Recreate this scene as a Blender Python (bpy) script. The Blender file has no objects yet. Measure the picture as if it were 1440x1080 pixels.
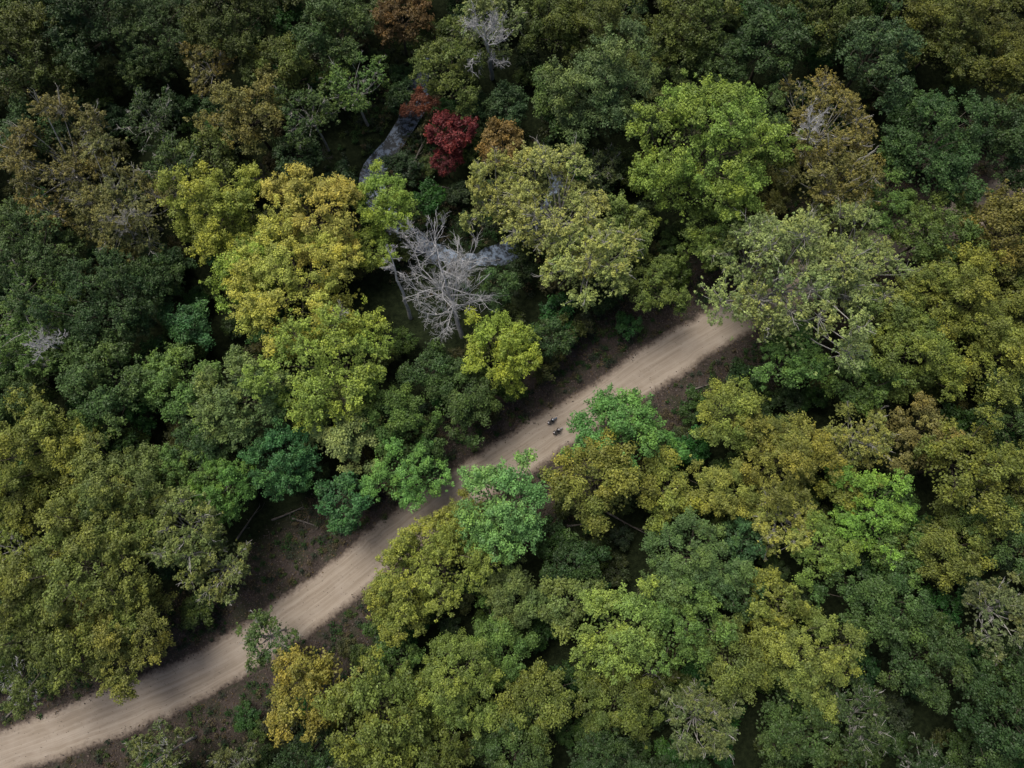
import bpy, math, numpy as np
from mathutils import Vector
rng = np.random.default_rng(7)
scene = bpy.context.scene
scene.view_settings.view_transform = 'Standard'
scene.view_settings.look = 'None'
scene.view_settings.exposure = 0

# ------------------------------------------------------------------ camera
CAM_H = 125.0
TILT = math.radians(10.0)
FPX = 960.0
cd = bpy.data.cameras.new("camera"); cam = bpy.data.objects.new("camera", cd)
scene.collection.objects.link(cam)
cam.location = (0, 0, CAM_H); cam.rotation_euler = (TILT, 0, 0)
cd.sensor_width = 36; cd.lens = 24; cd.clip_end = 8000; cd.clip_start = 0.5
scene.camera = cam

def survey(u, v, z=0.0):
    """map position (metres) of a point read off the aerial photograph at elevation z"""
    x = (u-720)/FPX; y = -(v-540)/FPX
    dy = y*math.cos(TILT)+math.sin(TILT); dz = y*math.sin(TILT)-math.cos(TILT)
    t = (CAM_H-z)/(-dz)
    return x*t, dy*t, t

def lin(c):
    c = np.array(c)/255.0
    return np.where(c <= 0.04045, c/12.92, ((c+0.055)/1.055)**2.4)

# ------------------------------------------------------------------ light
SE, SR = math.radians(58), math.radians(-35)
w = bpy.data.worlds.new("World"); scene.world = w; w.use_nodes = True
nt = w.node_tree; nt.nodes.clear()
sky = nt.nodes.new('ShaderNodeTexSky'); sky.sky_type = 'NISHITA'; sky.sun_disc = False
sky.sun_elevation = SE; sky.sun_rotation = SR; sky.air_density = 1.0; sky.dust_density = 6.0; sky.ozone_density = 1.0
bg = nt.nodes.new('ShaderNodeBackground'); bg.inputs[1].default_value = 0.085
ow = nt.nodes.new('ShaderNodeOutputWorld')
nt.links.new(sky.outputs[0], bg.inputs[0]); nt.links.new(bg.outputs[0], ow.inputs[0])
sl = bpy.data.lights.new("sun", 'SUN'); sl.energy = 2.25; sl.angle = math.radians(30); sl.color = (1, 0.95, 0.87)
so = bpy.data.objects.new("sun", sl); scene.collection.objects.link(so)
sd = Vector((math.sin(SR)*math.cos(SE), math.cos(SR)*math.cos(SE), math.sin(SE)))
so.rotation_euler = sd.to_track_quat('Z', 'Y').to_euler(); so.location = (0, 0, 200)

# ------------------------------------------------------------------ material helpers
class NT:
    def __init__(s, name):
        s.m = bpy.data.materials.new(name); s.m.use_nodes = True
        s.t = s.m.node_tree; s.t.nodes.clear()
        s.out = s.n('ShaderNodeOutputMaterial')
    def n(s, typ, **k):
        a = s.t.nodes.new(typ)
        for q, v in k.items(): setattr(a, q, v)
        return a
    def l(s, a, b): s.t.links.new(a, b)
    def put(s, sock, v):
        if isinstance(v, bpy.types.NodeSocket): s.l(v, sock)
        else: sock.default_value = v
    def math(s, op, a, b=0.0, c=None, clamp=False):
        m = s.n('ShaderNodeMath', operation=op, use_clamp=clamp)
        s.put(m.inputs[0], a); s.put(m.inputs[1], b)
        if c is not None: s.put(m.inputs[2], c)
        return m.outputs[0]
    def mix(s, f, a, b, bt='MIX'):
        m = s.n('ShaderNodeMixRGB', blend_type=bt)
        s.put(m.inputs[0], f)
        s.put(m.inputs[1], a if not isinstance(a, tuple) else (*a, 1)[:4]); s.put(m.inputs[2], b if not isinstance(b, tuple) else (*b, 1)[:4])
        return m.outputs[0]
    def noise(s, scale, detail=4, vec=None, rough=0.55):
        m = s.n('ShaderNodeTexNoise'); m.inputs['Scale'].default_value = scale
        m.inputs['Detail'].default_value = detail; m.inputs['Roughness'].default_value = rough
        if vec is not None: s.l(vec, m.inputs['Vector'])
        return m.outputs['Fac']
    def ramp(s, f, lo, hi):
        m = s.n('ShaderNodeMapRange'); s.put(m.inputs[0], f)
        m.inputs[1].default_value = lo; m.inputs[2].default_value = hi
        return m.outputs[0]
    def bsdf(s, col, rough=0.8, metal=0.0, spec=0.3, bump=None, bstr=0.5, bdist=0.05):
        b = s.n('ShaderNodeBsdfPrincipled')
        s.put(b.inputs['Base Color'], col if not isinstance(col, tuple) else (*col, 1)[:4])
        s.put(b.inputs['Roughness'], rough); b.inputs['Metallic'].default_value = metal
        b.inputs['Specular IOR Level'].default_value = spec
        if bump is not None:
            q = s.n('ShaderNodeBump'); q.inputs['Strength'].default_value = bstr; q.inputs['Distance'].default_value = bdist
            s.l(bump, q.inputs['Height']); s.l(q.outputs[0], b.inputs['Normal'])
        s.l(b.outputs[0], s.out.inputs[0]); return b

def leaf_material(name, autumn=(1.30, 1.07, 0.62), amount=0.5):
    s = NT(name)
    oi = s.n('ShaderNodeObjectInfo')
    at = s.n('ShaderNodeAttribute', attribute_name='tint')
    sep = s.n('ShaderNodeSeparateColor'); s.l(at.outputs['Color'], sep.inputs[0])
    leaf, clump, lobe = sep.outputs[0], sep.outputs[1], sep.outputs[2]
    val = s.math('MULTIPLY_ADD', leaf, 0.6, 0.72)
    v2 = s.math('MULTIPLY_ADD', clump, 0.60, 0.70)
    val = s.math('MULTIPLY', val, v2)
    comb = s.n('ShaderNodeCombineColor')
    for i in range(3): s.l(val, comb.inputs[i])
    base = s.mix(1.0, oi.outputs['Color'], comb.outputs[0], 'MULTIPLY')
    aut = s.mix(1.0, base, autumn, 'MULTIPLY')
    f = s.math('MULTIPLY', s.math('POWER', s.math('MULTIPLY_ADD', lobe, 0.45, s.math('MULTIPLY', clump, 0.55)), 2.0), amount*1.6, clamp=True)
    col = s.mix(f, base, aut)
    cool = s.mix(1.0, col, (0.78, 0.96, 0.95), 'MULTIPLY')
    f2 = s.math('MULTIPLY', s.math('POWER', s.math('SUBTRACT', 1.0, lobe), 2.0), 0.6)
    col = s.mix(f2, col, cool)
    s.bsdf(col, 0.55, spec=0.35)
    return s.m

def bark_material(name, c1, c2, sc=3.0):
    s = NT(name)
    tc = s.n('ShaderNodeTexCoord')
    f = s.ramp(s.noise(sc, 5, tc.outputs['Object']), 0.35, 0.65)
    s.bsdf(s.mix(f, c1, c2), 0.85, bump=f, bstr=0.4)
    return s.m

M_leaf = leaf_material("leaf_broad")
M_bark = bark_material("bark_brown", (0.07, 0.06, 0.045), (0.16, 0.14, 0.11))
M_pale = bark_material("bark_pale", (0.30, 0.29, 0.26), (0.55, 0.54, 0.50), 1.5)
M_dead = bark_material("bark_weathered", (0.38, 0.38, 0.39), (0.66, 0.66, 0.67), 2.0)
M_log = bark_material("bark_rotting", (0.10, 0.09, 0.08), (0.22, 0.20, 0.18), 2.0)

# ------------------------------------------------------------------ mesh helpers
def mesh_from(name, V, F, mats, midx=None, tint=None, smooth=False, uv=None):
    V = np.asarray(V, dtype=np.float32); F = np.asarray(F, dtype=np.int32)
    me = bpy.data.meshes.new(name)
    me.vertices.add(len(V)); me.vertices.foreach_set('co', V.ravel())
    me.loops.add(F.size); me.loops.foreach_set('vertex_index', F.ravel())
    me.polygons.add(len(F))
    me.polygons.foreach_set('loop_start', np.arange(len(F), dtype=np.int32)*F.shape[1])
    me.polygons.foreach_set('loop_total', np.full(len(F), F.shape[1], dtype=np.int32))
    if midx is not None: me.polygons.foreach_set('material_index', np.asarray(midx, dtype=np.int32))
    if smooth: me.polygons.foreach_set('use_smooth', np.ones(len(F), dtype=bool))
    for m in mats: me.materials.append(m)
    if tint is not None:
        a = me.attributes.new('tint', 'FLOAT_COLOR', 'POINT')
        a.data.foreach_set('color', np.asarray(tint, dtype=np.float32).ravel())
    if uv is not None:
        l = me.uv_layers.new(name='UVMap')
        l.data.foreach_set('uv', np.asarray(uv, dtype=np.float32)[F.ravel()].ravel())
    me.update(); me.validate()
    return me

def add(name, me, loc=(0, 0, 0), rot=(0, 0, 0), scale=(1, 1, 1), color=None, parent=None):
    o = bpy.data.objects.new(name, me); scene.collection.objects.link(o)
    o.location = loc; o.rotation_euler = rot; o.scale = scale
    if color is not None: o.color = (*[float(c) for c in color[:3]], 1)
    if parent: o.parent = parent
    return o

def unit(a): return a/np.maximum(np.linalg.norm(a, axis=-1, keepdims=True), 1e-9)

def quads(C, N, S, r, aspect=0.66):
    n = len(C)
    t = unit(np.cross(N, unit(r.normal(size=(n, 3))))); b = np.cross(N, t)
    S = S[:, None]
    fold = N*S*0.12
    V = np.stack([C-t*S*0.6, C+b*S*0.6*aspect+fold, C+t*S*0.6, C-b*S*0.6*aspect+fold], axis=1).reshape(-1, 3)
    F = np.arange(n*4).reshape(n, 4)
    return V, F

class Wood:
    def __init__(s): s.V = []; s.F = []; s.n = 0
    def tube(s, pts, rad, k=5):
        pts = np.asarray(pts, float); m = len(pts)
        ang = np.arange(k)*2*math.pi/k
        for i in range(m):
            d = pts[min(i+1, m-1)]-pts[max(i-1, 0)]; d = d/max(np.linalg.norm(d), 1e-6)
            a = np.array([1, 0, 0]) if abs(d[0]) < 0.8 else np.array([0, 1, 0])
            u = np.cross(d, a); u /= np.linalg.norm(u); v = np.cross(d, u)
            s.V.append(pts[i]+rad[i]*(np.cos(ang)[:, None]*u+np.sin(ang)[:, None]*v))
        for i in range(m-1):
            for j in range(k):
                j2 = (j+1) % k; o = s.n+i*k
                s.F.append((o+j, o+j2, o+k+j2, o+k+j))
        s.n += m*k
    def arr(s): return np.concatenate(s.V), np.array(s.F)

def bend(p0, p1, r, amt=0.12, n=4, sag=0.1):
    p0 = np.asarray(p0, float); p1 = np.asarray(p1, float); L = np.linalg.norm(p1-p0)
    t = np.linspace(0, 1, n)[:, None]; P = p0*(1-t)+p1*t
    P += np.sin(t*math.pi)*r.normal(size=3)*amt*L*0.5
    P[:, 2] -= (np.sin(t*math.pi)*sag*L)[:, 0]
    return P

def make_tree(name, R, H, seed, style='round', rcs=0.8):
    r = np.random.default_rng(seed)
    Rz = R*r.uniform(0.66, 0.85); zc = H-Rz*0.95
    W = Wood(); op = style == 'open'
    nl = int(10+R*(1.5 if not op else 1.9))
    top = np.array([r.normal()*0.3, r.normal()*0.3, zc-0.25*Rz])
    tr = 0.05*R**0.5+0.018*R
    W.tube(bend((0, 0, -0.6), top, r, 0.03, 5, 0), [tr*1.35, tr*1.0, tr*0.9, tr*0.8, tr*0.65], 8)
    C = []; N = []; S = []; T = []
    off = r.uniform(0, 6.28); k1, k2, k3 = r.uniform(0, 6.28, 3)
    for i in range(nl):
        zf = 0.97-1.15*(i+0.5)/nl + r.normal()*0.09; zf = min(max(zf, -0.3), 0.98)
        ph = off+i*2.39996+r.normal()*0.3
        h = math.sqrt(1-zf*zf)
        out = 1+0.16*math.sin(2*ph+k1)+0.14*math.sin(3*ph+k2)+0.08*math.sin(5*ph+k3)
        rad = R*r.uniform(0.44, 0.90)*out
        lr = R*r.uniform(0.14, 0.29) if not op else R*r.uniform(0.12, 0.25)
        d = np.array([math.cos(ph)*h, math.sin(ph)*h, zf])
        lc = np.array([d[0]*rad, d[1]*rad, zc+d[2]*rad*Rz/R+r.normal()*0.07*R])
        W.tube(bend(top-[0, 0, r.uniform(0, 0.3)*Rz], lc, r, 0.14, 5, 0.08), [tr*0.55, tr*0.42, tr*0.32, tr*0.24, tr*0.12], 5)
        if op and i % 2 == 0:   # bare limb ends standing clear of the foliage
            e = lc+d*np.array([1, 1, .8])*lr*1.45+np.array([0, 0, lr*.35])
            W.tube(bend(lc, e, r, .15, 4, -.05), [tr*.16+.02, .06, .045, .03], 4)
            for q in range(5):
                b = lc+(e-lc)*r.uniform(.35, .95); W.tube(bend(b, b+unit(d+r.normal(size=3)*.7+[0, 0, .4])*lr*r.uniform(.35, .7), r, .1, 3, 0), [.04, .032, .022], 3)
        rc0 = (rcs if not op else 0.48)*(1.0 if R > 6 else 0.85 if R > 4 else 0.75)
        nc = int((1.2 if not op else 1.05)*2*(lr/rc0)**2)+5
        dirs = unit(r.normal(size=(nc*3, 3)))
        bias = unit(d+np.array([0, 0, 0.7]))
        dirs = dirs[dirs@bias > -0.2][:nc]
        nc = len(dirs)
        ext = r.uniform(0.55, 1.15, nc); spur = r.uniform(size=nc) < 0.26; ext[spur] *= r.uniform(1.15, 1.7, spur.sum())
        cen = lc+dirs*np.array([1, 1, 0.8])*lr*ext[:, None]
        rc = rc0*r.uniform(0.45, 1.3, nc); rc[spur] *= 0.65
        lobe_t = r.uniform()
        nb = nc//2 if op else min(nc, 8)
        for q in range(nb):
            P = bend(lc, cen[q], r, 0.12, 3, 0.03)
            if op and q % 3 == 0: P[-1] += dirs[q]*rc[q]*1.2
            W.tube(P, [tr*0.08+0.014, tr*0.05+0.014, 0.016], 3 if not op else 4)
        dens = (115 if not op else 110)
        per = np.maximum((dens*rc**1.7).astype(int), 8)
        idx = np.repeat(np.arange(nc), per); n = len(idx)
        ld = unit(r.normal(size=(n, 3)))
        low = ld[:, 2] < -0.15
        ld[low, 2] *= -1
        rr = r.uniform(0.3, 1.1, n)**0.8
        pos = cen[idx]+ld*np.array([1, 1, 0.65])*(rc[idx]*rr)[:, None]
        pos += dirs[idx]*(r.uniform(-0.5, 0.6, n)*rc[idx])[:, None]
        nn = unit(ld*0.7+np.array([0, 0, 0.5])+r.normal(size=(n, 3))*0.45)
        C.append(pos); N.append(nn)
        S.append(r.uniform(0.18, 0.38, n)*(0.9+0.25*(rcs-0.7)))
        ct = r.uniform(size=nc)
        T.append(np.stack([r.uniform(size=n), ct[idx], np.full(n, lobe_t), np.ones(n)], 1))
    # inner foliage below the outer sprays
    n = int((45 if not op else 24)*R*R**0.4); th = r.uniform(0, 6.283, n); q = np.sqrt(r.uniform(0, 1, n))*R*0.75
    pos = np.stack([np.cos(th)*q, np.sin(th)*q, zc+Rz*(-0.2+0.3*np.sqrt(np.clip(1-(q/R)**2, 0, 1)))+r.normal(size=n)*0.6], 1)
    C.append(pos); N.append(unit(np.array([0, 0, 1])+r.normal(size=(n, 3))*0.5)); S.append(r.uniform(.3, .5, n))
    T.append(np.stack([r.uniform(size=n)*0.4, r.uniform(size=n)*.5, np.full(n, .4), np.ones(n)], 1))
    C = np.concatenate(C); N = np.concatenate(N); S = np.concatenate(S); T = np.concatenate(T)
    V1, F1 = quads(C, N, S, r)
    V2, F2 = W.arr()
    V = np.concatenate([V1, V2]); F = np.concatenate([F1, F2+len(V1)])
    tint = np.concatenate([np.repeat(T, 4, axis=0), np.ones((len(V2), 4))*0.5])
    mi = np.concatenate([np.zeros(len(F1)), np.ones(len(F2))])
    return mesh_from(name, V, F, [M_leaf, M_pale if op else M_bark], mi, tint), R, H, zc

PROTO = {'round': [], 'open': [], 'low': []}
sd_ = 100
for R, H, rcl in ((4.6, 11, (.7, .95, .8)), (7, 15.5, (.65, .8, 1.0, .75)), (9.8, 18.5, (.65, .8, 1.0)), (13, 21, (.7, .9))):
    for q in rcl:
        sd_ += 1; PROTO['round'].append(make_tree("broadleaf_crown", R, H, sd_, 'round', q))
for R, H, k in ((5.5, 13, 2), (8, 17, 3), (11.5, 20.5, 2)):
    for j in range(k):
        sd_ += 1; PROTO['open'].append(make_tree("open_crown", R, H, sd_, 'open', .6))
for j in range(3):
    sd_ += 1; PROTO['low'].append(make_tree("understory_crown", 3.1, 6.5, sd_, 'round', .8))

def pick(style, R, r):
    L = PROTO[style]; d = [abs(math.log(p[1]/R))+r.uniform(0, 0.08) for p in L]
    return L[int(np.argmin(d))]

# ------------------------------------------------------------------ road, creek paths
def smooth(P, step=1.5):
    P = np.array(P, float); Q = np.vstack([2*P[0]-P[1], P, 2*P[-1]-P[-2]]); out = []
    for i in range(1, len(Q)-2):
        n = max(2, int(np.linalg.norm(Q[i+1]-Q[i])/step))
        for t in np.linspace(0, 1, n, endpoint=False):
            a, b, c, d = Q[i-1], Q[i], Q[i+1], Q[i+2]
            out.append(0.5*((2*b)+(-a+c)*t+(2*a-5*b+4*c-d)*t*t+(-a+3*b-3*c+d)*t**3))
    out.append(Q[-2]); return np.array(out)
rp = [(-420, 1190), (-200, 1125), (0, 1060), (120, 1017), (300, 940), (430, 855), (540, 770), (640, 694), (740, 632), (840, 568), (900, 528), (1000, 466), (1100, 410), (1230, 352), (1350, 304), (1450, 264), (1700, 180), (2000, 90)]
ROAD = smooth([survey(*p)[:2] for p in rp])
cp = [(600, 60), (585, 140), (556, 195), (522, 245), (540, 300), (600, 345), (660, 365), (720, 345), (760, 290), (800, 220)]
CREEK = smooth([survey(*p)[:2] for p in cp])
def dist(path, x, y):
    return np.sqrt(((path-np.array([x, y]))**2).sum(1)).min()
def distv(path, X, Y):
    out = np.full(X.shape, 1e9)
    for p in path[::2]: out = np.minimum(out, (X-p[0])**2+(Y-p[1])**2)
    return np.sqrt(out)

# ------------------------------------------------------------------ ground
ax = np.concatenate([-np.geomspace(3500, 172, 16), np.arange(-170, 170.1, 1.7), np.geomspace(172, 3500, 16)])
X, Y = np.meshgrid(ax, ax)
def hfun(X, Y):
    return 0.35*np.sin(X*0.11+1)*np.cos(Y*0.09)+0.2*np.sin(X*0.31+Y*0.22)+0.12*np.sin(X*0.9-Y*0.7)
dr = distv(ROAD, X, Y); dc = distv(CREEK, X, Y)
Z = hfun(X, Y)*np.clip((dr-5.5)/6, 0, 1)
Z = Z - 1.2*np.clip(1-(dc-0.6)/3.0, 0, 1)
n = len(ax); ii = np.arange(n*n).reshape(n, n)
F = np.stack([ii[:-1, :-1], ii[:-1, 1:], ii[1:, 1:], ii[1:, :-1]], -1).reshape(-1, 4)
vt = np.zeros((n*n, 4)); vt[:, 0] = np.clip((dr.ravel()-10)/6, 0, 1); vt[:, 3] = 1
s = NT("leaf_litter_soil"); tc = s.n('ShaderNodeTexCoord'); g = tc.outputs['Object']
at = s.n('ShaderNodeAttribute', attribute_name='tint'); sp = s.n('ShaderNodeSeparateColor'); s.l(at.outputs['Color'], sp.inputs[0])
c = s.mix(s.ramp(s.noise(0.25, 6, g), 0.35, 0.65), (0.042, 0.034, 0.029), (0.080, 0.064, 0.056))
c = s.mix(s.ramp(s.noise(2.5, 6, g, 0.7), 0.45, 0.7), c, (0.115, 0.094, 0.082))
c = s.mix(s.math('MULTIPLY', s.ramp(s.noise(0.3, 6, g, .7), 0.48, 0.60), 0.6), c, (0.035, 0.05, 0.022))
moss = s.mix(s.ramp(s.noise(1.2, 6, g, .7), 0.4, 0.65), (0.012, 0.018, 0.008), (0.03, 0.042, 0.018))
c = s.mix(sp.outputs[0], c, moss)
s.bsdf(c, 0.95, spec=0.1, bump=s.noise(5, 6, g, 0.7), bstr=0.8, bdist=0.15)
M_ground = s.m
add("forest_floor", mesh_from("forest_floor", np.stack([X.ravel(), Y.ravel(), Z.ravel()], 1), F, [M_ground], tint=vt, smooth=True))

# road
tan = np.gradient(ROAD, axis=0); tan = tan/np.linalg.norm(tan, axis=1, keepdims=True); nor = np.stack([-tan[:, 1], tan[:, 0]], 1)
along = np.concatenate([[0], np.cumsum(np.linalg.norm(np.diff(ROAD, axis=0), axis=1))])
K = 25; uu = np.linspace(-1, 1, K); V = []; UV = []
for i, p in enumerate(ROAD):
    hwL = 4.4+0.25*math.sin(along[i]*0.21)+0.2*rng.normal(); hwR = 4.4+0.25*math.sin(along[i]*0.17+2)+0.2*rng.normal()
    for u in uu:
        hw = hwL if u > 0 else hwR
        q = p+nor[i]*u*hw
        z = 0.02+0.10*(1-abs(u)**2.5)-0.035*math.exp(-((abs(u)-0.42)/0.1)**2)
        V.append((q[0], q[1], z)); UV.append(((u+1)/2, along[i]))
m = len(ROAD); ii = np.arange(m*K).reshape(m, K)
F = np.stack([ii[:-1, :-1], ii[1:, :-1], ii[1:, 1:], ii[:-1, 1:]], -1).reshape(-1, 4)[:, ::-1]
s = NT("packed_dirt"); uvn = s.n('ShaderNodeUVMap'); tc = s.n('ShaderNodeTexCoord'); g = tc.outputs['Object']
mp = s.n('ShaderNodeMapping'); mp.inputs['Scale'].default_value = (16, 0.04, 1); s.l(uvn.outputs[0], mp.inputs[0])
streak = s.noise(1.0, 5, mp.outputs[0], 0.6)
mp2 = s.n('ShaderNodeMapping'); mp2.inputs['Scale'].default_value = (55, 0.12, 1); s.l(uvn.outputs[0], mp2.inputs[0])
streak2 = s.noise(1.0, 3, mp2.outputs[0], 0.6)
sx = s.n('ShaderNodeSeparateXYZ'); s.l(uvn.outputs[0], sx.inputs[0])
au = s.math('ABSOLUTE', s.math('MULTIPLY_ADD', sx.outputs[0], 2.0, -1.0))
c = s.mix(s.ramp(streak, 0.35, 0.65), (0.32, 0.268, 0.21), (0.45, 0.385, 0.315))
c = s.mix(s.math('MULTIPLY', s.ramp(streak2, 0.5, 0.72), 0.4), c, (0.24, 0.195, 0.15))
c = s.mix(s.math('MULTIPLY', s.ramp(s.noise(0.35, 5, g), 0.45, 0.7), 0.5), c, (0.47, 0.41, 0.345))
c = s.mix(s.math('MULTIPLY', s.ramp(s.noise(5, 5, g, 0.75), 0.55, 0.75), 0.4), c, (0.24, 0.195, 0.15))
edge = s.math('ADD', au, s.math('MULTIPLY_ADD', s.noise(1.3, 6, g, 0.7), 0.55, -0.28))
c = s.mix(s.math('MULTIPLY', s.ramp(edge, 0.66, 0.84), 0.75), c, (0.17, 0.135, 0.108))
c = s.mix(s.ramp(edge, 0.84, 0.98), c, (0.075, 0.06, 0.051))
s.bsdf(c, 0.95, spec=0.1, bump=s.math('ADD', s.noise(4, 6, g, 0.7), streak), bstr=0.5, bdist=0.06)
add("dirt_road", mesh_from("dirt_road", V, F, [s.m], uv=UV, smooth=True))

# creek water
tan = np.gradient(CREEK, axis=0); tan = tan/np.linalg.norm(tan, axis=1, keepdims=True); norc = np.stack([-tan[:, 1], tan[:, 0]], 1)
V = []
for i, p in enumerate(CREEK):
    hw = 2.3+0.4*math.sin(i*0.35)
    for u in (-1, -0.3, 0.3, 1): q = p+norc[i]*u*hw; V.append((q[0], q[1], -0.62))
m = len(CREEK); ii = np.arange(m*4).reshape(m, 4)
F = np.stack([ii[:-1, :-1], ii[1:, :-1], ii[1:, 1:], ii[:-1, 1:]], -1).reshape(-1, 4)[:, ::-1]
s = NT("creek_water"); tc = s.n('ShaderNodeTexCoord'); g = tc.outputs['Object']
c = s.mix(s.ramp(s.noise(0.8, 6, g, 0.75), 0.46, 0.58), (0.03, 0.04, 0.05), (0.24, 0.32, 0.44))
s.bsdf(c, 0.4, spec=0.2, bump=s.noise(3, 4, g), bstr=0.3)
add("creek", mesh_from("creek", V, F, [s.m]))

# ------------------------------------------------------------------ trees read off the photograph
YG=(144,156,64); YG2=(122,148,60); G=(84,114,58); DG=(54,80,46); TE=(58,102,64); GG=(116,132,86)
OL=(112,122,54); OD=(82,96,44); OB=(118,112,66); MI=(98,142,86); TB=(84,130,70); GD=(68,92,50); DK=(42,66,38)
T = [
(40,90,85,OD,'r'),(125,35,80,DG,'r'),(215,60,65,GD,'r'),(330,35,75,OD,'r'),(60,185,60,DG,'r'),(400,105,55,OD,'r'),(295,95,42,OB,'o'),
(350,165,62,(108,106,58),'r'),(470,55,60,GD,'r'),(500,130,50,G,'o'),(560,30,50,(102,80,50),'r'),(632,100,58,(92,108,52),'r'),(690,35,66,GG,'o'),
(592,148,24,(104,58,50),'r'),(637,188,36,(102,34,46),'r'),(628,230,26,(92,30,42),'r'),(712,150,34,(60,88,58),'r'),(705,215,38,(116,96,56),'r'),(780,45,55,OD,'r'),
(850,50,70,OD,'r'),(960,45,60,OD,'r'),(850,140,88,(94,118,78),'r'),(1010,95,48,GD,'r'),(1085,60,65,DG,'r'),(1222,85,66,(70,98,66),'r'),
(1150,20,60,OD,'r'),(1330,50,75,(98,108,48),'r'),(1405,95,55,(108,116,48),'r'),(980,225,110,(114,140,62),'r'),(1160,185,80,(122,118,68),'o'),
(1300,215,85,(66,98,56),'r'),(1405,195,55,DG,'r'),(1170,265,78,(114,112,62),'o'),(920,85,45,(90,109,62),'r'),
(95,235,98,(118,114,68),'o'),(185,290,88,(108,110,68),'o'),(50,350,80,GD,'r'),(310,300,78,YG,'r'),(450,300,75,(160,152,72),'r'),(420,400,102,(152,156,70),'r'),
(545,285,48,YG2,'r'),(355,380,60,YG2,'r'),(55,455,85,G,'o'),(170,430,80,DG,'r'),(75,490,60,G,'o'),(150,530,70,(68,94,52),'r'),(265,455,38,TE,'r'),
(250,540,58,G,'r'),(468,520,96,(132,154,66),'r'),(345,570,70,(98,120,74),'r'),(555,590,55,G,'r'),(60,630,85,OL,'r'),(180,680,80,(100,116,66),'r'),
(290,620,55,DG,'r'),(400,640,55,TE,'r'),(322,690,50,(86,126,60),'r'),(482,702,48,TE,'r'),(575,668,58,(92,138,72),'r'),(125,790,118,(110,122,60),'r'),
(260,745,80,(102,116,68),'o'),(60,880,90,(100,112,54),'r'),(185,890,80,(112,118,58),'r'),(310,800,55,(102,114,70),'o'),(260,660,50,G,'r'),
(378,898,44,(74,100,56),'o'),(435,965,72,(130,124,54),'r'),(480,600,60,GG,'r'),(220,395,50,DG,'r'),(250,240,50,GD,'o'),(440,170,50,GD,'o'),
(790,300,108,(138,146,88),'o'),(700,275,58,(138,144,82),'o'),(835,365,78,(128,140,84),'o'),(702,412,36,DG,'r'),(705,497,60,(128,146,52),'r'),(770,480,36,DG,'r'),
(655,560,55,GD,'r'),(608,520,42,DG,'r'),(912,400,50,(94,112,54),'r'),(1095,410,120,(124,140,92),'o'),(1190,370,88,(122,138,88),'o'),(1120,505,62,(84,118,62),'r'),(1060,365,62,(118,136,86),'o'),
(1330,420,80,OL,'r'),(1405,330,65,(114,112,56),'r'),(1270,500,75,(102,120,56),'r'),(1385,505,75,OL,'r'),(1435,430,60,OL,'r'),(1205,540,48,G,'r'),
(1020,588,55,(108,122,58),'r'),(1095,645,75,(126,130,62),'r'),(1205,610,60,(116,122,66),'o'),(1295,615,60,OB,'r'),(1228,710,62,(104,144,60),'r'),(1350,660,75,OL,'r'),
(1420,590,60,GD,'r'),(862,608,68,TB,'r'),(932,636,34,(76,124,62),'r'),(845,675,70,(120,126,58),'r'),(935,690,48,OL,'r'),(1012,690,50,(118,126,62),'r'),
(1100,725,60,(124,130,66),'o'),(1160,775,55,(106,132,62),'r'),(1048,762,42,(60,94,62),'r'),(970,792,78,(88,118,74),'r'),(710,722,70,MI,'r'),
(600,800,86,(118,128,54),'r'),(560,850,55,OL,'r'),(655,745,50,(112,120,52),'r'),(720,830,52,(92,110,66),'r'),(790,850,50,(90,108,62),'r'),(870,890,70,(112,136,68),'r'),
(965,875,65,G,'r'),(1020,930,62,(102,118,60),'r'),(1130,920,80,(110,124,62),'r'),(1090,845,50,OL,'r'),(1235,850,68,(60,86,48),'r'),(1320,770,60,(102,114,54),'r'),
(1405,750,60,GD,'r'),(1400,860,60,(96,108,76),'o'),(1300,925,65,(60,84,48),'r'),(1400,985,70,DG,'r'),(1200,1010,65,(64,86,52),'o'),(1110,1020,65,GD,'r'),
(985,1010,65,(90,104,68),'o'),(870,990,58,OD,'r'),(760,985,65,(96,110,52),'r'),(645,960,78,(110,130,64),'r'),(540,1000,78,(102,116,54),'r'),
(700,905,52,G,'r'),(560,925,45,G,'r'),(430,1065,50,DG,'r'),(610,1060,60,OD,'r'),(730,1065,60,GD,'r'),(855,1070,55,DG,'r'),(235,1065,55,(100,114,74),'o'),
(20,700,55,OL,'r'),(1310,330,60,(86,108,54),'r'),(1240,300,50,G,'r'),(1060,170,50,GD,'r'),(780,140,40,GD,'r'),(1000,330,50,(92,116,54),'r'),
(1440,680,60,OL,'r'),(1440,250,40,GD,'r'),(810,790,40,DK,'r'),(600,640,36,DG,'r'),(880,330,45,(98,116,60),'r'),(1230,450,55,(98,116,62),'r'),
(1260,780,45,G,'r'),(1180,690,40,OL,'r'),(1030,830,45,DG,'r'),(120,620,50,G,'r'),(20,560,60,GD,'r'),(300,230,45,OD,'r'),(420,220,40,DK,'r'),
]
KALB = 1.25
def albedo(col):
    c = lin(col); l = c.mean(); return (c*0.88+l*0.12)*KALB*np.array([0.98, 1.0, 0.76])
placed = []
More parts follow.
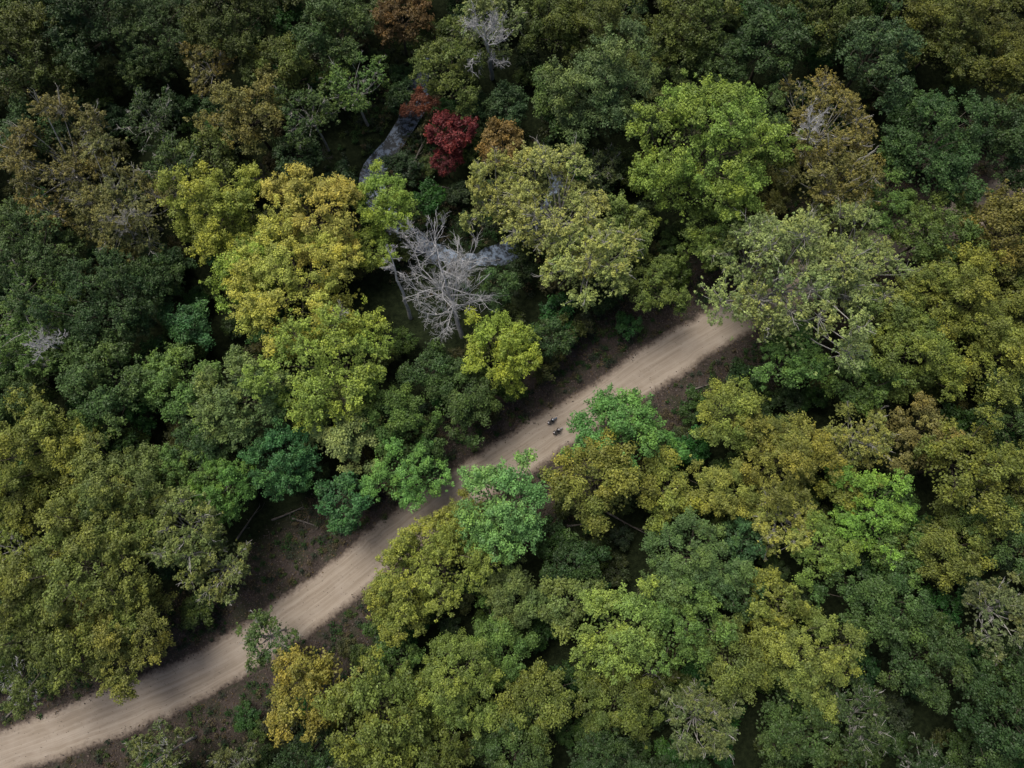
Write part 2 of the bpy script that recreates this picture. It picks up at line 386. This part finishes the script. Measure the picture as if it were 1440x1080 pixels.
def put_tree(name, u, v, rpx, col, style, r, jitter=0.09):
    st = 'open' if style == 'o' else 'round'
    z = 12.0
    for _ in range(3):
        x, y, t = survey(u, v, z); R = rpx*t/FPX*0.96
        p = pick(st, R, np.random.default_rng(int(u*7+v))); s_ = R/p[1]; z = p[3]*s_
    c = albedo(col)*(1+r.normal()*jitter)
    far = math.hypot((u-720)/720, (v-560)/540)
    c = c*(1.06-0.40*min(max((far-0.65)/0.65, 0), 1))      # lens vignette painted into the leaf colour: crowns darken towards the frame corners
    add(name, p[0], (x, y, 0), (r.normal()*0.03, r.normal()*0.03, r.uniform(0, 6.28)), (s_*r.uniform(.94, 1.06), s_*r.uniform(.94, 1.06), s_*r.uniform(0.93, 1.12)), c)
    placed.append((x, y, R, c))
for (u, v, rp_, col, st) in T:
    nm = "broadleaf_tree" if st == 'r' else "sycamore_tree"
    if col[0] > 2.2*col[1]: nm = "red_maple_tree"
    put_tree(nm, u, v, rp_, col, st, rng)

OPEN = [(*survey(625, 410, 4)[:2], 9), (*survey(655, 365, 0)[:2], 5), (*survey(528, 240, 0)[:2], 5), (*survey(560, 410, 4)[:2], 4), (*survey(400, 735, 0)[:2], 7)]
def blocked(x, y, rad):
    for a in OPEN:
        if math.hypot(x-a[0], y-a[1]) < a[2]+rad*0.5: return True
    return dist(CREEK, x, y) < 1.0+rad*0.15

P0 = list(placed)
PA = np.array([[a[0], a[1], a[2]] for a in P0])
cnt = 0
for gx in np.arange(-165, 165, 7.0):
    for gy in np.arange(-125, 175, 7.0):
        x = gx+rng.uniform(-3, 3); y = gy+rng.uniform(-3, 3); R = rng.uniform(4.0, 8.5)
        if dist(ROAD, x, y) < R+5.0 or blocked(x, y, R): continue
        A = np.array([[a[0], a[1], a[2]] for a in placed])
        d = np.hypot(A[:, 0]-x, A[:, 1]-y)
        if (d < 0.68*(A[:, 2]+R)).any(): continue
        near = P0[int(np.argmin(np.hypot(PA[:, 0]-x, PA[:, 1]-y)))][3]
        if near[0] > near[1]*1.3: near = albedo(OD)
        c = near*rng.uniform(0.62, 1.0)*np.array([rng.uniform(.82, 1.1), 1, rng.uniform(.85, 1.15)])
        p = pick('round' if rng.uniform() < .75 else 'open', R, rng); s_ = R/p[1]
        add("broadleaf_tree", p[0], (x, y, 0), (0, 0, rng.uniform(0, 6.28)), (s_, s_, s_*rng.uniform(.72, .92)), c)
        placed.append((x, y, R, c)); cnt += 1
print("filler canopy", cnt)
cnt = 0
A = np.array([[a[0], a[1], a[2]] for a in placed])
for gx in np.arange(-120, 120, 5.8):
    for gy in np.arange(-80, 125, 5.8):
        x = gx+rng.uniform(-2.5, 2.5); y = gy+rng.uniform(-2.5, 2.5)
        if dist(ROAD, x, y) < 9.0 or blocked(x, y, 1.5): continue
        if (np.hypot(A[:, 0]-x, A[:, 1]-y) < 0.5*A[:, 2]).any(): continue
        p = PROTO['low'][rng.integers(3)]; s_ = rng.uniform(0.6, 1.25)
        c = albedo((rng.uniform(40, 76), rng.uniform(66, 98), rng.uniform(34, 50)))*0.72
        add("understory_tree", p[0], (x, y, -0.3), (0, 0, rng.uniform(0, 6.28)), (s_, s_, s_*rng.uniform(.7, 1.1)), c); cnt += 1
print("understory", cnt)

# ------------------------------------------------------------------ bare trees
def bare_tree(name, u, v, rpx, H, seed, leanout=0.0, spread=1.0, mat=M_dead, depth=5, rad0=0.34):
    r = np.random.default_rng(seed); W = Wood()
    x, y, t = survey(u, v, H*0.75); R = rpx*t/FPX
    def grow(p, d, L, rad, lev):
        n = 4; pts = [p]; dd = d.copy()
        for i in range(n-1):
            dd = dd+r.normal(size=3)*0.10; dd /= np.linalg.norm(dd)
            pts.append(pts[-1]+dd*L/(n-1))
        W.tube(pts, np.linspace(rad, rad*0.6, n), 6 if lev > 3 else 4)
        if lev == 0: return
        k = 3
        for q in range(k+(lev > 3)):
            a = r.uniform(0.35, 0.8)*spread
            sid = unit(np.cross(dd, unit(r.normal(size=3))))
            nd = unit(dd*math.cos(a)+sid*math.sin(a)+np.array([0, 0, 0.12]))
            f = r.uniform(0.45, 1.0) if q else 1.0
            j = pts[-1] if q == 0 else pts[min(n-1, max(1, int(f*n)))]
            grow(j, nd, L*r.uniform(0.58, 0.8), max(rad*0.6, 0.022), lev-1)
    grow(np.array([0, 0, -0.3]), np.array([leanout, 0.03, 1.0]), H*0.42, rad0, depth)
    V, F = W.arr()
    rr = np.percentile(np.hypot(V[:, 0], V[:, 1]), 97); k = R/rr
    V[:, :2] *= np.clip(k, 0.5, 1.6); V[:, 2] *= H/V[:, 2].max()
    add(name, mesh_from(name, V, F, [mat]), (x, y, 0))

def leader_tree(name, ub, vb, ut, vt_, H, L0, seed, mat, rad0=.38, nlimb=34, tmin=.28, tw=.024):
    """dead tree with one leaning leader and ascending side limbs"""
    r = np.random.default_rng(seed); W = Wood()
    bx, by, _ = survey(ub, vb, 0); tx, ty, _ = survey(ut, vt_, H)
    top = np.array([tx-bx, ty-by, H]); n = 14
    tt = np.linspace(0, 1, n)
    P = np.array([[top[0]*t**1.1, top[1]*t**1.1, H*t-0.3] for t in tt])+r.normal(size=(n, 3))*.12
    P[0] = (0, 0, -0.4)
    W.tube(P, rad0*(1-tt*0.9), 8)
    def limb(p, d, L, rad, lev):
        m = 5; pts = [p]; dd = d.copy()
        for i in range(m-1):
            dd = unit(dd+r.normal(size=3)*0.13+np.array([0, 0, 0.06])); pts.append(pts[-1]+dd*L/(m-1))
        W.tube(pts, np.linspace(rad, max(rad*0.4, tw*.8), m), 5 if lev > 1 else 3)
        if lev == 0: return
        for q in range(6 if lev > 1 else 5):
            f = r.integers(1, m); a = r.uniform(.4, .9)
            sid = unit(np.cross(dd, unit(r.normal(size=3))))
            limb(pts[f], unit(dd*math.cos(a)+sid*math.sin(a)), L*r.uniform(.35, .6), max(rad*.5, tw), lev-1)
    for i in range(nlimb):
        t = r.uniform(tmin, .98); p = P[int(t*(n-1))]; ph = i*2.4+r.normal()*.3
        d = unit(np.array([math.cos(ph), math.sin(ph), r.uniform(.35, 1.0)]))
        limb(p, d, L0*(1.15-t*0.7)*r.uniform(.75, 1.15), rad0*(1-t*.7)*.45, 3 if i % 2 else 2)
    V, F = W.arr(); add(name, mesh_from(name, V, F, [mat]), (bx, by, 0))
leader_tree("dead_tree", 650, 474, 604, 325, 20, 9.2, 4, M_dead, .48, 28, .25, .021)
leader_tree("dead_tree", 578, 450, 545, 345, 20, 2.4, 6, M_dead, .4, 9, .7)
bare_tree("dead_tree", 428, 228, 35, 9, 6, 0, 1.0, depth=5, mat=M_log)
bare_tree("dead_tree", 372, 235, 30, 9, 8, 0, 1.0, depth=5, mat=M_log)
leader_tree("dead_tree", 692, 110, 680, 28, 24, 6.0, 9, M_dead, .44, 14, .45, .03)
leader_tree("dead_tree", 1128, 235, 1142, 165, 24, 4.4, 19, M_dead, .34, 10, .6)
leader_tree("dead_tree", 110, 500, 55, 478, 22, 4.2, 23, M_dead, .32, 9, .6)
leader_tree("dead_tree", 205, 350, 165, 305, 22, 3.6, 24, M_pale, .28, 8, .6)
leader_tree("dead_tree", 480, 460, 478, 440, 22, 2.6, 25, M_pale, .26, 6, .6)
bare_tree("dead_tree", 20, 975, 40, 9, 21, 0, 1.0, depth=5)

# ------------------------------------------------------------------ litter, undergrowth
s = NT("fallen_leaves"); at = s.n('ShaderNodeAttribute', attribute_name='tint')
s.bsdf(at.outputs['Color'], 0.9, spec=0.1); M_lit = s.m
def along_pts(path, nrm, n, lo, hi, r):
    i = r.integers(0, len(path), n); side = r.choice([-1, 1], n); d = r.uniform(lo, hi, n)
    p = path[i]+nrm[i]*(side*d)[:, None]+r.normal(size=(n, 2))*0.7
    return p[:, 0], p[:, 1]
rr = np.random.default_rng(3)
n = 60000; x, y = along_pts(ROAD, nor, n, 4.2, 15, rr)
n2 = 2500; x2, y2 = along_pts(ROAD, nor, n2, 0, 4.6, rr)
x = np.concatenate([x, x2]); y = np.concatenate([y, y2]); n += n2
d = distv(ROAD, x, y); z = np.where(d < 4.8, 0.13, hfun(x, y)*np.clip((d-5.5)/6, 0, 1)+0.06)
pal = np.array([(0.09, 0.068, 0.058), (0.14, 0.115, 0.10), (0.06, 0.047, 0.042), (0.17, 0.14, 0.115), (0.11, 0.098, 0.10), (0.13, 0.095, 0.045)])
T_ = np.concatenate([pal[rr.integers(0, 6, n)]*rr.uniform(.7, 1.1, n)[:, None], np.ones((n, 1))], 1)
V, F = quads(np.stack([x, y, z+rr.uniform(0, .06, n)], 1), unit(np.array([0, 0, 1])+rr.normal(size=(n, 3))*0.35), np.concatenate([rr.uniform(.12, .32, n-n2), rr.uniform(.08, .16, n2)]), rr)
add("leaf_litter", mesh_from("leaf_litter", V, F, [M_lit], tint=np.repeat(T_, 4, axis=0)))
nc = 3600; x, y = along_pts(ROAD, nor, nc, 5.2, 15, rr)
xc, yc = along_pts(CREEK, norc, 1300, 2.4, 10, rr); x = np.concatenate([x, xc]); y = np.concatenate([y, yc]); nc += 1300
k = rr.uniform(0.2, 1.0, nc)**1.3+.15; per = (40*k+14).astype(int); idx = np.repeat(np.arange(nc), per); n = len(idx)
dd = unit(rr.normal(size=(n, 3))); dd[:, 2] = abs(dd[:, 2])
C = np.stack([x[idx], y[idx], np.full(n, 0.1)], 1)+dd*(k[idx]*rr.uniform(.2, 1, n))[:, None]
pal = np.array([(0.035, 0.075, 0.025), (0.06, 0.09, 0.03), (0.045, 0.06, 0.04), (0.10, 0.085, 0.05)])
T_ = np.concatenate([pal[rr.integers(0, 4, nc)][idx]*rr.uniform(.6, 1.3, n)[:, None], np.ones((n, 1))], 1)
V, F = quads(C, unit(dd+np.array([0, 0, .8])+rr.normal(size=(n, 3))*.4), rr.uniform(.15, .32, n), rr)
add("undergrowth", mesh_from("undergrowth", V, F, [M_lit], tint=np.repeat(T_, 4, axis=0)))

for (u, v, L, a) in ((405, 722, 6, 0.4), (430, 735, 5, -0.3), (350, 735, 7, 1.0), (985, 545, 4, 0.3), (880, 735, 9, -0.5), (30, 985, 7, 0.9), (820, 735, 6, 0.2), (560, 255, 8, 0.7), (615, 262, 7, -0.2), (590, 215, 6, 1.2)):
    x, y, t = survey(u, v); W = Wood(); q = np.array([math.cos(a), math.sin(a), 0])*L/2
    P = bend(-q+[0, 0, .25], q+[0, 0, .35], rng, .06, 6, 0); W.tube(P, np.linspace(.2, .07, 6), 7)
    for j in range(5):
        b = P[2+j % 4]; W.tube(bend(b, b+q*0.35+rng.normal(size=3)*[.9, .9, .3], rng, .1, 3, 0), [.06, .04, .015], 4)
    V, F = W.arr(); add("fallen_log", mesh_from("fallen_log", V, F, [M_log], smooth=True), (x, y, 0))

# ------------------------------------------------------------------ motorcycles with riders
def plain(name, col, rough=.5, metal=0., spec=.5):
    s = NT(name); tc = s.n('ShaderNodeTexCoord')
    c = s.mix(s.math('MULTIPLY', s.noise(14, 3, tc.outputs['Object']), 0.35), col, tuple(v*0.6 for v in col))
    s.bsdf(c, rough, metal, spec); return s.m
M_tyre = plain("tyre_rubber", (.02, .02, .02), .85); M_metal = plain("steel", (.45, .45, .47), .3, 1.0); M_dark = plain("engine_black", (.03, .03, .032), .5)
M_seat = plain("seat_vinyl", (.025, .025, .028), .6); M_skin = plain("visor", (.02, .025, .04), .1)
M_glass = plain("headlight_glass", (.7, .72, .75), .1)
import bmesh
def prim(parent, name, kind, loc, scale, mat, rot=(0, 0, 0), bev=0.0, **k):
    bm = bmesh.new()
    if kind == 'box': bmesh.ops.create_cube(bm, size=1)
    elif kind == 'sph': bmesh.ops.create_uvsphere(bm, u_segments=20, v_segments=14, radius=0.5)
    elif kind == 'cyl': bmesh.ops.create_cone(bm, cap_ends=True, segments=20, radius1=.5, radius2=k.get('r2', .5), depth=1)
    bmesh.ops.scale(bm, vec=scale, verts=bm.verts)
    if bev: bmesh.ops.bevel(bm, geom=list(bm.edges), offset=bev, segments=3, affect='EDGES', profile=.6)
    me = bpy.data.meshes.new(name); bm.to_mesh(me); bm.free(); me.materials.append(mat)
    for p in me.polygons: p.use_smooth = kind != 'box' or bev > 0
    return add(name, me, loc, rot, parent=parent)
def rod(parent, name, pts, rad, mat, k=8):
    W = Wood(); W.tube(pts, rad if hasattr(rad, '__len__') else [rad]*len(pts), k); V, F = W.arr()
    return add(name, mesh_from(name, V, F, [mat], smooth=True), parent=parent)
def torus(parent, name, loc, R, r, mat, a0=0, a1=2*math.pi, sx=1.0):
    n = 32
    t = np.linspace(a0, a1, n+1); pts = np.stack([np.cos(t)*R, np.zeros(n+1), np.sin(t)*R], 1)
    V = []; F = []; k = 10
    for i in range(n+1):
        e = np.array([math.cos(t[i]), 0, math.sin(t[i])])
        for j in range(k):
            q = 2*math.pi*j/k; V.append(pts[i]+e*math.cos(q)*r+np.array([0, 1, 0])*math.sin(q)*r*sx)
    for i in range(n):
        for j in range(k): F.append((i*k+j, i*k+(j+1) % k, (i+1)*k+(j+1) % k, (i+1)*k+j))
    return add(name, mesh_from(name, V, F, [mat], smooth=True), loc, parent=parent)

def skinned(name, verts, edges, radii, mat, parent, sub=2, root=0):
    me = bpy.data.meshes.new(name); me.from_pydata(verts, edges, []); me.materials.append(mat)
    o = add(name, me, parent=parent)
    md = o.modifiers.new("skin", 'SKIN'); md.use_smooth_shade = True
    for i, r_ in enumerate(radii): me.skin_vertices[0].data[i].radius = (r_, r_) if not hasattr(r_, '__len__') else r_
    for i in range(len(verts)): me.skin_vertices[0].data[i].use_root = (i == root)
    ms = o.modifiers.new("sub", 'SUBSURF'); ms.levels = sub; ms.render_levels = sub
    return o

def bike(u, v, paint, helmet, jacket):
    x, y, t = survey(u, v)
    j = int(np.argmin(np.hypot(ROAD[:, 0]-x, ROAD[:, 1]-y))); d = ROAD[min(j+2, len(ROAD)-1)]-ROAD[j-2]; ang = math.atan2(d[1], d[0])
    root = bpy.data.objects.new("motorcycle", None); scene.collection.objects.link(root); root.location = (x, y, 0.105); root.rotation_euler = (0, 0, ang)
    P = root
    Mp = plain("tank_paint", paint, .25); Mh = plain("helmet_shell", helmet, .2); Mj = plain("jacket_fabric", jacket, .75)
    for nm, wx in (("front_wheel", .74), ("rear_wheel", -.70)):
        torus(P, nm+"_tyre", (wx, 0, .32), .27, .055, M_tyre, sx=1.1); torus(P, nm+"_rim", (wx, 0, .32), .215, .014, M_metal, sx=2)
        prim(P, nm+"_hub", 'cyl', (wx, 0, .32), (.09, .09, .14), M_metal, (math.pi/2, 0, 0))
        for q in range(10):
            a = q*math.pi/5; rod(P, nm+"_spoke", [(wx, 0, .32), (wx+.21*math.cos(a), 0, .32+.21*math.sin(a))], .006, M_metal, 5)
    torus(P, "front_fender", (.74, 0, .32), .35, .012, Mp, .5, 2.5, 6); torus(P, "rear_fender", (-.70, 0, .32), .36, .012, M_dark, .9, 2.9, 7)
    for sgn in (-1, 1):
        rod(P, "fork_leg", [(.74, .1*sgn, .32), (.60, .1*sgn, .66), (.48, .09*sgn, .95)], [.025, .03, .022], M_metal)
        rod(P, "swing_arm", [(-.70, .1*sgn, .32), (-.15, .1*sgn, .38)], .024, M_dark)
        rod(P, "shock_absorber", [(-.58, .12*sgn, .38), (-.45, .12*sgn, .75)], .025, M_metal)
        rod(P, "foot_peg", [(-.02, .12*sgn, .33), (-.02, .30*sgn, .33)], .016, M_metal)
        rod(P, "mirror_stem", [(.40, .24*sgn, 1.05), (.44, .32*sgn, 1.22)], .008, M_dark)
        prim(P, "mirror", 'sph', (.44, .33*sgn, 1.24), (.04, .14, .08), M_metal)
        prim(P, "pannier", 'box', (-.62, .26*sgn, .62), (.38, .16, .26), M_dark, bev=.03)
    rod(P, "frame", [(.48, 0, .92), (.2, 0, .72), (-.2, 0, .66), (-.55, 0, .72), (-.85, 0, .78)], .03, M_dark)
    rod(P, "frame_downtube", [(.46, 0, .85), (.30, 0, .40), (-.1, 0, .28), (-.2, 0, .6)], .026, M_dark)
    prim(P, "engine", 'box', (.08, 0, .44), (.40, .30, .30), M_dark, bev=.04)
    prim(P, "cylinder_head", 'cyl', (.14, 0, .64), (.2, .2, .2), M_metal, (0, .2, 0))
    prim(P, "fuel_tank", 'sph', (.20, 0, .86), (.58, .32, .28), Mp)
    prim(P, "seat", 'box', (-.30, 0, .80), (.66, .28, .10), M_seat, bev=.045)
    prim(P, "tail_rack", 'box', (-.78, 0, .84), (.22, .24, .05), M_metal, bev=.015)
    rod(P, "handlebar", [(.34, -.40, 1.03), (.40, -.22, 1.05), (.46, 0, 1.0), (.40, .22, 1.05), (.34, .40, 1.03)], .014, M_metal)
    for sgn in (-1, 1): rod(P, "grip", [(.345, .29*sgn, 1.04), (.335, .42*sgn, 1.03)], .02, M_tyre)
    prim(P, "headlight", 'sph', (.60, 0, .90), (.16, .2, .2), M_glass); prim(P, "headlight_shell", 'sph', (.555, 0, .90), (.2, .22, .22), Mp)
    prim(P, "windscreen", 'sph', (.52, 0, 1.08), (.10, .34, .26), M_skin)
    rod(P, "exhaust_pipe", [(.25, -.1, .55), (.32, -.16, .35), (0, -.2, .25), (-.5, -.2, .32), (-.85, -.2, .38)], [.025, .025, .03, .05, .05], M_metal, 10)
    prim(P, "tail_light", 'box', (-.91, 0, .80), (.03, .12, .05), plain("tail_lens", (.4, .02, .02), .3), bev=.008)
    prim(P, "number_plate", 'box', (-.96, 0, .66), (.01, .18, .13), plain("plate_metal", (.6, .6, .6), .4))
    rd = bpy.data.objects.new("motorcyclist", None); scene.collection.objects.link(rd); rd.location = root.location; rd.rotation_euler = root.rotation_euler
    vs = [(-.28, 0, .92), (-.24, 0, 1.05), (-.15, 0, 1.22), (-.06, 0, 1.38), (0, 0, 1.50), (.03, 0, 1.58)]
    es = [(0, 1), (1, 2), (2, 3), (3, 4), (4, 5)]; ra = [(.15, .13), (.14, .12), (.17, .13), (.17, .12), .065, .06]
    for sgn in (-1, 1):
        b = len(vs)
        vs += [(-.04, .19*sgn, 1.41), (.10, .33*sgn, 1.20), (.24, .36*sgn, 1.10), (.315, .355*sgn, 1.07)]
        es += [(3, b), (b, b+1), (b+1, b+2), (b+2, b+3)]; ra += [.075, .056, .045, .034]
        b = len(vs)
        vs += [(-.22, .12*sgn, .90), (.20, .24*sgn, .84), (.04, .24*sgn, .60), (-.08, .24*sgn, .42), (.06, .25*sgn, .375), (.16, .255*sgn, .37)]
        es += [(0, b), (b, b+1), (b+1, b+2), (b+2, b+3), (b+3, b+4), (b+4, b+5)]; ra += [.10, .072, .062, .048, .048, .036]
    skinned("body", vs, es, ra, Mj, rd)
    for sgn in (-1, 1):
        skinned("palm", [(.30, .355*sgn, 1.075), (.335, .355*sgn, 1.075), (.36, .355*sgn, 1.068)], [(0, 1), (1, 2)], [(.03, .02), (.042, .018), (.042, .015)], M_seat, rd)
        for q in range(4):
            yy = sgn*(.322+.022*q); L = (.9, 1, .95, .8)[q]
            skinned("finger", [(.352, yy, 1.072), (.352+.025*L, yy, 1.06), (.35+.025*L, yy, 1.03), (.335, yy, 1.012)], [(0, 1), (1, 2), (2, 3)], [.0095, .0095, .009, .008], M_seat, rd, 1)
        skinned("thumb", [(.33, .318*sgn, 1.07), (.335, .30*sgn, 1.045), (.35, .295*sgn, 1.02)], [(0, 1), (1, 2)], [.011, .010, .009], M_seat, rd, 1)
    prim(rd, "neck_skin", 'cyl', (.035, 0, 1.59), (.11, .11, .08), plain("skin", (.35, .2, .14), .6))
    prim(rd, "helmet", 'sph', (.06, 0, 1.70), (.31, .26, .29), Mh); prim(rd, "helmet_visor", 'sph', (.115, 0, 1.70), (.225, .235, .13), M_skin)
    prim(rd, "helmet_chin_bar", 'sph', (.12, 0, 1.62), (.22, .2, .1), Mh)
bike(776, 592, (.10, .22, .42), (.72, .76, .82), (.03, .035, .05))
bike(784, 606, (.55, .56, .6), (.6, .62, .66), (.025, .028, .035))
print("objects", len(bpy.data.objects), "polys", sum(len(m.polygons) for m in bpy.data.meshes))
